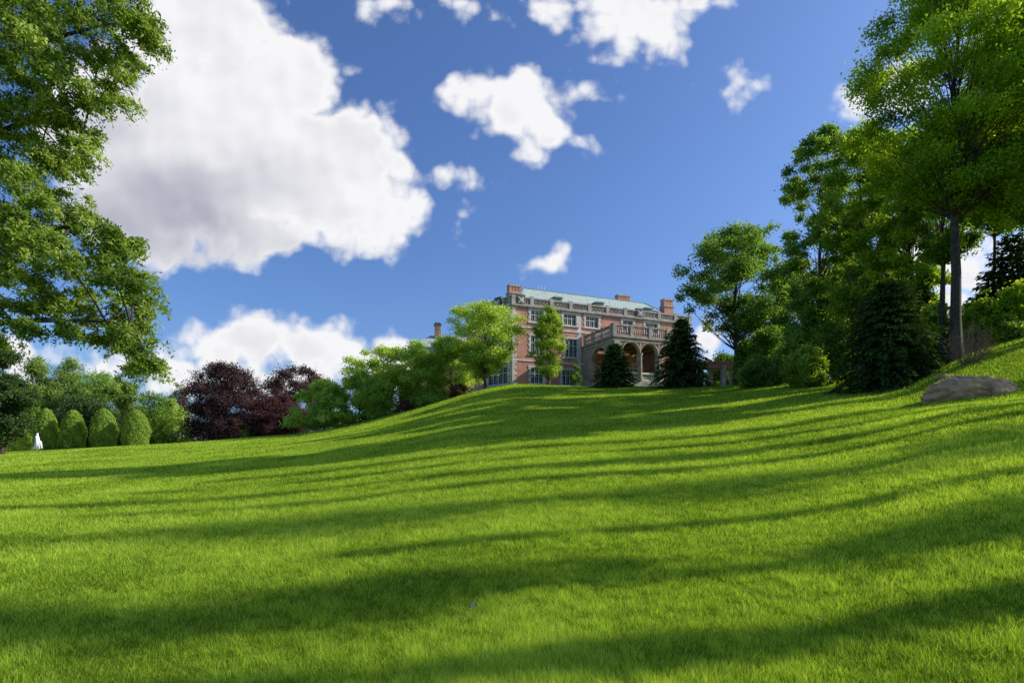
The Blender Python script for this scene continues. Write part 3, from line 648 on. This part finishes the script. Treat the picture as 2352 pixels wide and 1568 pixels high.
fe=Fr(ff.p(LL,0,0)[:2],(-fs.d[0],-fs.d[1])); arcade(mb,fe,fs.L,[(fs.L*.46,2.2)],ZT-.006,ZF,SS)
log=mb.build('loggia',M['stone_weathered'],man)
mb=MB(); mb.box(ff,.61,LL-.61,-fs.L+.3,-.61,ZF-.3,ZF); mb.build('loggia_floor',M['stone_dark'],log)
mb=MB(); mb.box(ff,.62,LL-.62,-fs.L+.3,-.62,ZT-.35,ZT-.05)
for i in range(5): a=1.6+i*2.35; mb.box(ff,a-.12,a+.12,-fs.L+.3,-.63,ZT-.6,ZT-.352)
mb.build('loggia_ceiling',M['wood_shaded'],log)
def loggia_trim():
    mb=MB()
    for fr,L in ((ff,LL),(fs,fs.L)):
        mb.box(fr,-.2,L+.2,-.62,.22,ZT+.002,ZT+.22); mb.box(fr,-.1,L+.1,-.3,.12,ZT-.5,ZT-.32)
    mb.build('loggia_cornice',M['stone_weathered'],log)
    for fr,ops,zs in ((ff,of,SZ),(fs,osd,SS)):
        for (c,w) in ops:
            m2=MB(); ring=[fr.p(c+(w+.14)*math.cos(math.pi*(1-k/16)),.03,zs+(w+.14)*math.sin(math.pi*(1-k/16))) for k in range(17)]
            m2.tube(ring,[.13]*17,5,False); m2.build('arch_moulding',M['stone'],log)
    for a in (4.5,7.7,10.95):
        m2=MB(); p=ff.p(a,.2,0)
        m2.lathe(p,[(.28,ZF),(.28,ZF+.25),(.19,ZF+.35),(.17,16.2),(.26,16.4),(.3,16.6),(.0,16.6)],10); m2.build('column',M['stone'],log,smooth=False)
    for a in (.55,LL-.55):
        m2=MB(); m2.box(ff,a-.5,a+.5,-.3,.15,ZG-1,ZT-.52); m2.build('pilaster',M['stone_weathered'],log)
    for c in (4.5,7.7):
        m2=MB(); m2.box(ff,c-.13,c+.13,.0,.14,17.3,18.1); m2.build('wall_panel',M['brick'],log)
loggia_trim()
def balustrade(fr,a0,a1,z0,z1,name='balustrade',d=-.2,mat='stone_weathered',posts=3.2):
    mb=MB(); mb.box(fr,a0,a1,d-.2,d+.2,z0,z0+.22); mb.box(fr,a0,a1,d-.24,d+.24,z1-.24,z1)
    n=max(1,round((a1-a0)/posts))
    pa=[a0+(a1-a0)*i/n for i in range(n+1)]
    if posts<50:
        for a in pa: aa=min(max(a,a0+.28),a1-.28); mb.box(fr,aa-.28,aa+.28,d-.27,d+.27,z0-.002,z1+.12)
    m=int((a1-a0)/.36)
    for i in range(m):
        p=fr.p(a0+(a1-a0)*(i+.5)/m,d,0); h=z1-z0-.46; b=z0+.22
        mb.lathe(p,[(.06,b),(.12,b+h*.3),(.1,b+h*.5),(.05,b+h*.75),(.08,b+h)],6)
    return mb.build(name,M[mat],log)
balustrade(ff,-.1,LL+.1,ZT+.22,20.6); balustrade(fs,.2,fs.L-.45,ZT+.225,20.55); balustrade(fe,.5,fs.L-.2,ZT+.225,20.55)
for (c,w) in of: balustrade(ff,c-w+.01,c+w-.01,ZF+.003,13.9,'arch_balustrade',-.3,'stone_pale',99)
# small house behind
hx=Fr((-22.0,122.0),(12.0,2.0)); hz=g1(-18,124)
house=thing('house','small grey-roofed house with one tall brick chimney behind the hillside trees','house',(-17.0,125.0,hz))
zt=CH+122*(1050-797)/F
mb=MB(); mb.box(hx,0,14,-9,0,hz-1,zt); mb.build('wall',M['brick'],house)
mb=MB(); ze=zt+.1; zr=CH+126*(1050-766)/F
q=[hx.p(-.4,.4,ze),hx.p(14.4,.4,ze),hx.p(14.4,-9.4,ze),hx.p(-.4,-9.4,ze)]; ra=hx.p(5,-4.5,zr); rb_=hx.p(12,-4.5,zr)
mb.poly(q[0],q[1],rb_,ra); mb.poly(q[1],q[2],rb_); mb.poly(q[2],q[3],ra,rb_); mb.poly(q[3],q[0],ra); ro=mb.build('roof',M['slate'],house)
mb=MB(); mb.box(hx,-.3,14.3,-.3,.3,zt-.9,zt+.08); mb.build('cornice',M['stone'],house)
ca=hx.a_of_u(1005,-3.5); zc_=CH+125*(1050-738)/F
mb=MB(); mb.box(hx,ca-.65,ca+.65,-4.1,-2.9,zt,zc_-.6); ch=mb.build('chimney',M['brick'],house)
mb=MB(); mb.box(hx,ca-.8,ca+.8,-4.25,-2.75,zc_-.6,zc_-.25); mb.box(hx,ca-.55,ca-.05,-4.0,-3.0,zc_-.25,zc_); mb.box(hx,ca+.05,ca+.55,-4.0,-3.0,zc_-.25,zc_); mb.build('chimney_cap',M['stone_dark'],ch)
for a in (2,5,8):
    mb=MB(); mb.box(hx,a,a+1.5,-.1,.04,zt-3.4,zt-1.4); w=mb.build('window',M['white'],house); mb=MB(); mb.box(hx,a+.12,a+1.38,.0,.06,zt-3.28,zt-1.52); mb.build('pane',M['glass'],w)
# pergola
pg=Fr((21.5,66.0),(8.6,1.0)); pz=g1(25,67)
per=thing('pergola','open wooden pergola on stone piers between the tall spruce and the oak','pergola',(25.0,67.0,pz))
zp=CH+66*(1050-836)/F
for a in (.4,3.2,6.0):
    for d in (-.1,-3.4):
        mb=MB(); mb.box(pg,a-.24,a+.24,d-.24,d+.24,pz-.4,zp-.25); mb.box(pg,a-.32,a+.32,d-.32,d+.32,zp-.25,zp-.1); mb.build('pier',M['stone'],per)
for d in (-.1,-3.4):
    mb=MB(); mb.box(pg,-.8,6.9,d-.1,d+.1,zp-.1,zp+.2); mb.build('beam',M['wood'],per)
for i in range(12):
    a=-.6+i*.66; mb=MB(); mb.box(pg,a-.06,a+.06,-4.2,.8,zp+.2,zp+.4); mb.build('rafter',M['wood'],per)

# fountain jet
def fountain():
    x,y=at(86,0,80)[0],80; zb=g1(x,y); R=np.random.default_rng(9)
    zt=CH+80*(1050-993)/F
    root=thing('fountain','slim white fountain jet playing at the left edge of the lawn','fountain',(x,y,zb))
    mb=MB(); mb.lathe((x,y),[(1.0,zb-.1),(1.05,zb+.25),(.9,zb+.25),(.85,zb+.1),(.1,zb+.1)],20); mb.build('basin',M['stone'],root)
    jb=MB()
    for i in range(70):
        an=R.uniform(0,6.28); sp=R.uniform(.02,.55); h=(zt-zb)*R.uniform(.5,1)*(1-.75*sp)
        pts=[];rad=[]
        for t in np.linspace(0,1,7):
            rr=sp*t; z=zb+.2+h*(1-(1-min(t*1.7,1))**2) - (h*.8*max(t-.6,0)**2*6)
            pts.append((x+rr*math.cos(an),y+rr*math.sin(an),max(z,zb+.1))); rad.append(.04+.07*t*R.uniform(.5,1.3))
        jb.tube(pts,rad,5)
    jb.build('water_jet',M['water'],root,smooth=True)
fountain()

# rocks
def rock(name,label,u,v,wpx,hpx,seed,depth=.7,cat='boulder'):
    import bmesh
    from mathutils import noise
    x,y,z=hit(u,v); w=wpx/F*y; h=hpx/F*y
    bm=bmesh.new(); bmesh.ops.create_icosphere(bm,subdivisions=5,radius=1)
    o3=Vector((seed*3.1,seed*1.7,0))
    for vv in bm.verts:
        p=vv.co.copy(); f=1+.16*noise.noise(p*1.1+o3)+.12*noise.noise(p*2.7+o3)+.06*noise.noise(p*7+o3)
        rid=abs(noise.noise(p*1.8+o3*2)); f-=.14*max(0,.12-rid)/.12
        q=p*f
        vv.co=Vector((q.x*w/2*1.0,q.y*w/2*depth,q.z*h*1.08))
    me=bpy.data.meshes.new(name); bm.to_mesh(me); bm.free()
    me.polygons.foreach_set('use_smooth',[True]*len(me.polygons))
    s=(y+w*.12)/y
    o=link(name,me,M['rock'],None,Vector((x*s,y*s,z-.03))); tag(o,label,cat)
rock('boulder','large tan boulder sunk in the grass at the right',2238,908,210,44,2)
rock('boulder','small low rock on the grass just above the left of the large boulder',2172,866,44,8,8,.8,'rock')
# fallen leaves
def fleaf(u,v,L,mat,label,seed,upright=.2):
    x,y,z=hit(u,v); R=random.Random(seed); a=R.uniform(0,6.28); mb=MB()
    d=Vector((math.cos(a),math.sin(a),upright)).normalized(); s=Vector((-math.sin(a),math.cos(a),.2)); b=Vector((x,y,z+.04))
    prof=[(0,.02),(.25,.3),(.5,.36),(.8,.2),(1,.02)]
    for (t0,w0),(t1,w1) in zip(prof,prof[1:]):
        for sg in (1,-1):
            l=Vector((0,0,.12*L)); mb.poly(b+d*L*t0,b+d*L*t1,b+d*L*t1+s*sg*w1*L+l*w1,b+d*L*t0+s*sg*w0*L+l*w0)
    o=mb.build('fallen_leaf',M[mat],None,(x,y,z)); tag(o,label,'leaf')
fleaf(1082,1408,.06,'paleleaf','pale upright leaf standing in the grass near the bottom centre',1,1.2)
fleaf(1665,1080,.12,'dark','dark fallen scrap lying on the lit grass right of centre',2)
fleaf(1887,1443,.05,'dryleaf','dry brown leaf lying in the grass at lower right',3)
fleaf(545,1090,.10,'dryleaf','dry leaf lying on the grass left of centre',4)

# ------------------------------------------------------------------ light
EL=math.radians(31.5); AZ=math.radians(84)
S=Vector((math.cos(EL)*math.sin(AZ),math.cos(EL)*math.cos(AZ),math.sin(EL)))
sd=bpy.data.lights.new('sun','SUN'); sd.energy=5.0; sd.angle=math.radians(.6); sd.color=(1,.95,.84)
so=bpy.data.objects.new('sun',sd); col.objects.link(so); so.rotation_euler=S.to_track_quat('Z','Y').to_euler(); so.location=(40,0,40)
world=bpy.data.worlds.new('World'); scene.world=world; world.use_nodes=True
nt=world.node_tree; nt.nodes.clear()
BL=[(470,60,190,150),(640,190,150,130),(500,330,270,230),(740,400,200,170),(865,490,125,105),(330,440,190,160),(700,160,100,85),(560,530,150,90),(350,560,140,70),(230,300,150,200),(850,330,80,90),(420,-40,190,90),
 (1030,398,42,16),(1062,508,18,32),
 (1095,215,80,62),(1180,235,112,80),(1270,285,88,62),(1335,325,42,30),
 (1375,227,48,22),(1200,362,28,16),
 (880,8,72,38),(1050,8,36,26),(1290,10,110,42),(1430,40,120,85),(1520,95,60,45),(1590,5,80,42),
 (1685,195,46,32),(2010,230,62,34),(2075,190,70,80),(1235,600,55,28),(1275,580,26,26),
 (600,790,135,72),(480,805,100,62),(720,800,100,64),(860,822,150,62),(405,840,75,60),(620,870,300,56),(900,850,150,56),
 (1628,782,46,40),(2210,610,160,70),(2150,720,120,50),(60,820,90,40),(220,840,60,30)]
grp=bpy.data.node_groups.new('cloud_field','ShaderNodeTree')
grp.interface.new_socket('P',in_out='INPUT',socket_type='NodeSocketVector'); grp.interface.new_socket('G',in_out='OUTPUT',socket_type='NodeSocketFloat')
gn=grp.nodes; gl=grp.links
gi=gn.new('NodeGroupInput'); go=gn.new('NodeGroupOutput')
def vm(nodes,links,op,a,b=None,c=None,scale=None):
    n=nodes.new('ShaderNodeVectorMath'); n.operation=op
    for i,x in enumerate((a,b,c)):
        if x is None: continue
        if isinstance(x,(tuple,list)): n.inputs[i].default_value=x
        else: links.new(x,n.inputs[i])
    if scale is not None: n.inputs['Scale'].default_value=scale
    return n.outputs['Value'] if op in ('LENGTH','DOT_PRODUCT') else n.outputs[0]
def mt(nodes,links,op,a,b=None,c=None,clamp=False):
    n=nodes.new('ShaderNodeMath'); n.operation=op; n.use_clamp=clamp
    for i,x in enumerate((a,b,c)):
        if x is None: continue
        if isinstance(x,(int,float)): n.inputs[i].default_value=x
        else: links.new(x,n.inputs[i])
    return n.outputs[0]
def noise_(nodes,links,vec,scale,detail,rough=.55,out='Fac'):
    n=nodes.new('ShaderNodeTexNoise'); n.noise_dimensions='2D'; n.inputs['Scale'].default_value=scale; n.inputs['Detail'].default_value=detail; n.inputs['Roughness'].default_value=rough
    links.new(vec,n.inputs['Vector']); return n.outputs[out]
P=gi.outputs[0]
wn=noise_(gn,gl,P,9,2,.5,'Color'); wv=vm(gn,gl,'SUBTRACT',wn,(.5,.5,.5)); wv=vm(gn,gl,'SCALE',wv,scale=.04)
Pw=vm(gn,gl,'ADD',P,wv); Pw=vm(gn,gl,'MULTIPLY',Pw,(1,1,0))
f=None
for (u,v,ru,rv) in BL:
    cu,cv=(u-U0)/F,(V0-v)/F
    d=vm(gn,gl,'MULTIPLY_ADD',Pw,(F/ru,F/rv,0),(-cu*F/ru,-cv*F/rv,0)); l=vm(gn,gl,'LENGTH',d)
    rm=min(ru,rv)/F; x=mt(gn,gl,'MULTIPLY_ADD',l,-rm,rm)
    f=x if f is None else mt(gn,gl,'SMOOTH_MAX',f,x,.016)
fb=noise_(gn,gl,P,11,6,.56); fb=mt(gn,gl,'SUBTRACT',fb,.5)
def vor(sc):
    vo=gn.new('ShaderNodeTexVoronoi'); vo.voronoi_dimensions='2D'; vo.feature='F1'; vo.inputs['Scale'].default_value=sc
    gl.new(Pw,vo.inputs['Vector']); return mt(gn,gl,'SUBTRACT',.42,vo.outputs['Distance'])
g=mt(gn,gl,'MULTIPLY_ADD',fb,.075,f); g=mt(gn,gl,'MULTIPLY_ADD',vor(17),.032,g); g=mt(gn,gl,'MULTIPLY_ADD',vor(41),.016,g)
gl.new(g,go.inputs[0])
N=nt.nodes; Lk=nt.links
tc=N.new('ShaderNodeTexCoord'); sp=N.new('ShaderNodeSeparateXYZ'); Lk.new(tc.outputs['Generated'],sp.inputs[0])
yy=mt(N,Lk,'MAXIMUM',sp.outputs[1],.05); cx=mt(N,Lk,'DIVIDE',sp.outputs[0],yy); cz=mt(N,Lk,'DIVIDE',sp.outputs[2],yy)
cb=N.new('ShaderNodeCombineXYZ'); Lk.new(cx,cb.inputs[0]); Lk.new(cz,cb.inputs[1]); CP=cb.outputs[0]
na=N.new('ShaderNodeGroup'); na.node_tree=grp; Lk.new(CP,na.inputs[0]); ga=na.outputs[0]
def mr(x,a,b,c,d,smooth=True):
    n=N.new('ShaderNodeMapRange'); n.interpolation_type='SMOOTHSTEP' if smooth else 'LINEAR'
    Lk.new(x,n.inputs[0]); n.inputs[1].default_value=a;n.inputs[2].default_value=b;n.inputs[3].default_value=c;n.inputs[4].default_value=d
    return n.outputs[0]
mask=mr(ga,-.010,.026,0,1)
ymask=mr(sp.outputs[1],.05,.2,0,1); mask=mt(N,Lk,'MULTIPLY',mask,ymask)
# cloud light and shade painted in: dark ellipses for undersides, relief, bright rims
n1=noise_(N,Lk,CP,5,3,.5); n2=noise_(N,Lk,vm(N,Lk,'ADD',CP,(.016,.020,0)),5,3,.5)
dk=None
for (u,v,ru,rv,w) in [(350,490,430,210,1.0),(640,580,330,62,.65),(230,290,220,240,.6),(560,440,310,165,.5),(600,890,300,50,.3),(1250,325,130,38,.3),(1450,110,150,40,.2),(2200,650,160,50,.35)]:
    cu,cv=(u-U0)/F,(V0-v)/F
    l=vm(N,Lk,'LENGTH',vm(N,Lk,'MULTIPLY_ADD',CP,(F/ru,F/rv,0),(-cu*F/ru,-cv*F/rv,0)))
    l=mt(N,Lk,'MULTIPLY_ADD',n1,.35,l); x=mr(l,.1,1.4,w,0)
    dk=x if dk is None else mt(N,Lk,'SMOOTH_MAX',dk,x,.3)
emb=mt(N,Lk,'SUBTRACT',n2,n1)
sh=mt(N,Lk,'MULTIPLY_ADD',emb,-.75,.95); sh=mt(N,Lk,'MULTIPLY_ADD',dk,-.65,sh)
sh=mt(N,Lk,'MULTIPLY_ADD',ga,-.2,sh)
rim=mr(ga,.0,.05,.2,0); sh=mt(N,Lk,'ADD',sh,rim,clamp=True)
cr=ramp(nt,[(0,(.26,.28,.36)),(.4,(.50,.51,.59)),(.9,(.93,.93,.95))]); Lk.new(sh,cr.inputs[0])
STR=0.15
cs=vm(N,Lk,'SCALE',cr.outputs[0],scale=1/STR)
sky=N.new('ShaderNodeTexSky'); sky.sky_type='NISHITA'; sky.sun_disc=False; sky.sun_elevation=EL; sky.sun_rotation=AZ; sky.air_density=1.0; sky.dust_density=2.0; sky.ozone_density=2.0
skc=vm(N,Lk,'MULTIPLY',sky.outputs[0],(.59,.79,1.15))
mx=N.new('ShaderNodeMix'); mx.data_type='RGBA'; Lk.new(mask,mx.inputs[0]); Lk.new(skc,mx.inputs[6]); Lk.new(cs,mx.inputs[7])
bg=N.new('ShaderNodeBackground'); bg.inputs[1].default_value=STR; Lk.new(mx.outputs[2],bg.inputs[0])
ow=N.new('ShaderNodeOutputWorld'); Lk.new(bg.outputs[0],ow.inputs[0])
world.cycles.sampling_method='NONE'

# ------------------------------------------------------------------ camera
cam=bpy.data.cameras.new('camera'); co=bpy.data.objects.new('camera',cam); col.objects.link(co)
co.location=(0,0,CH); co.rotation_euler=(math.radians(90),0,0)
cam.lens=20; cam.sensor_width=36; cam.shift_y=(V0-784)/2352; cam.clip_start=.1; cam.clip_end=6000
scene.camera=co
scene.view_settings.view_transform='Standard'; scene.view_settings.look='None'; scene.view_settings.exposure=0
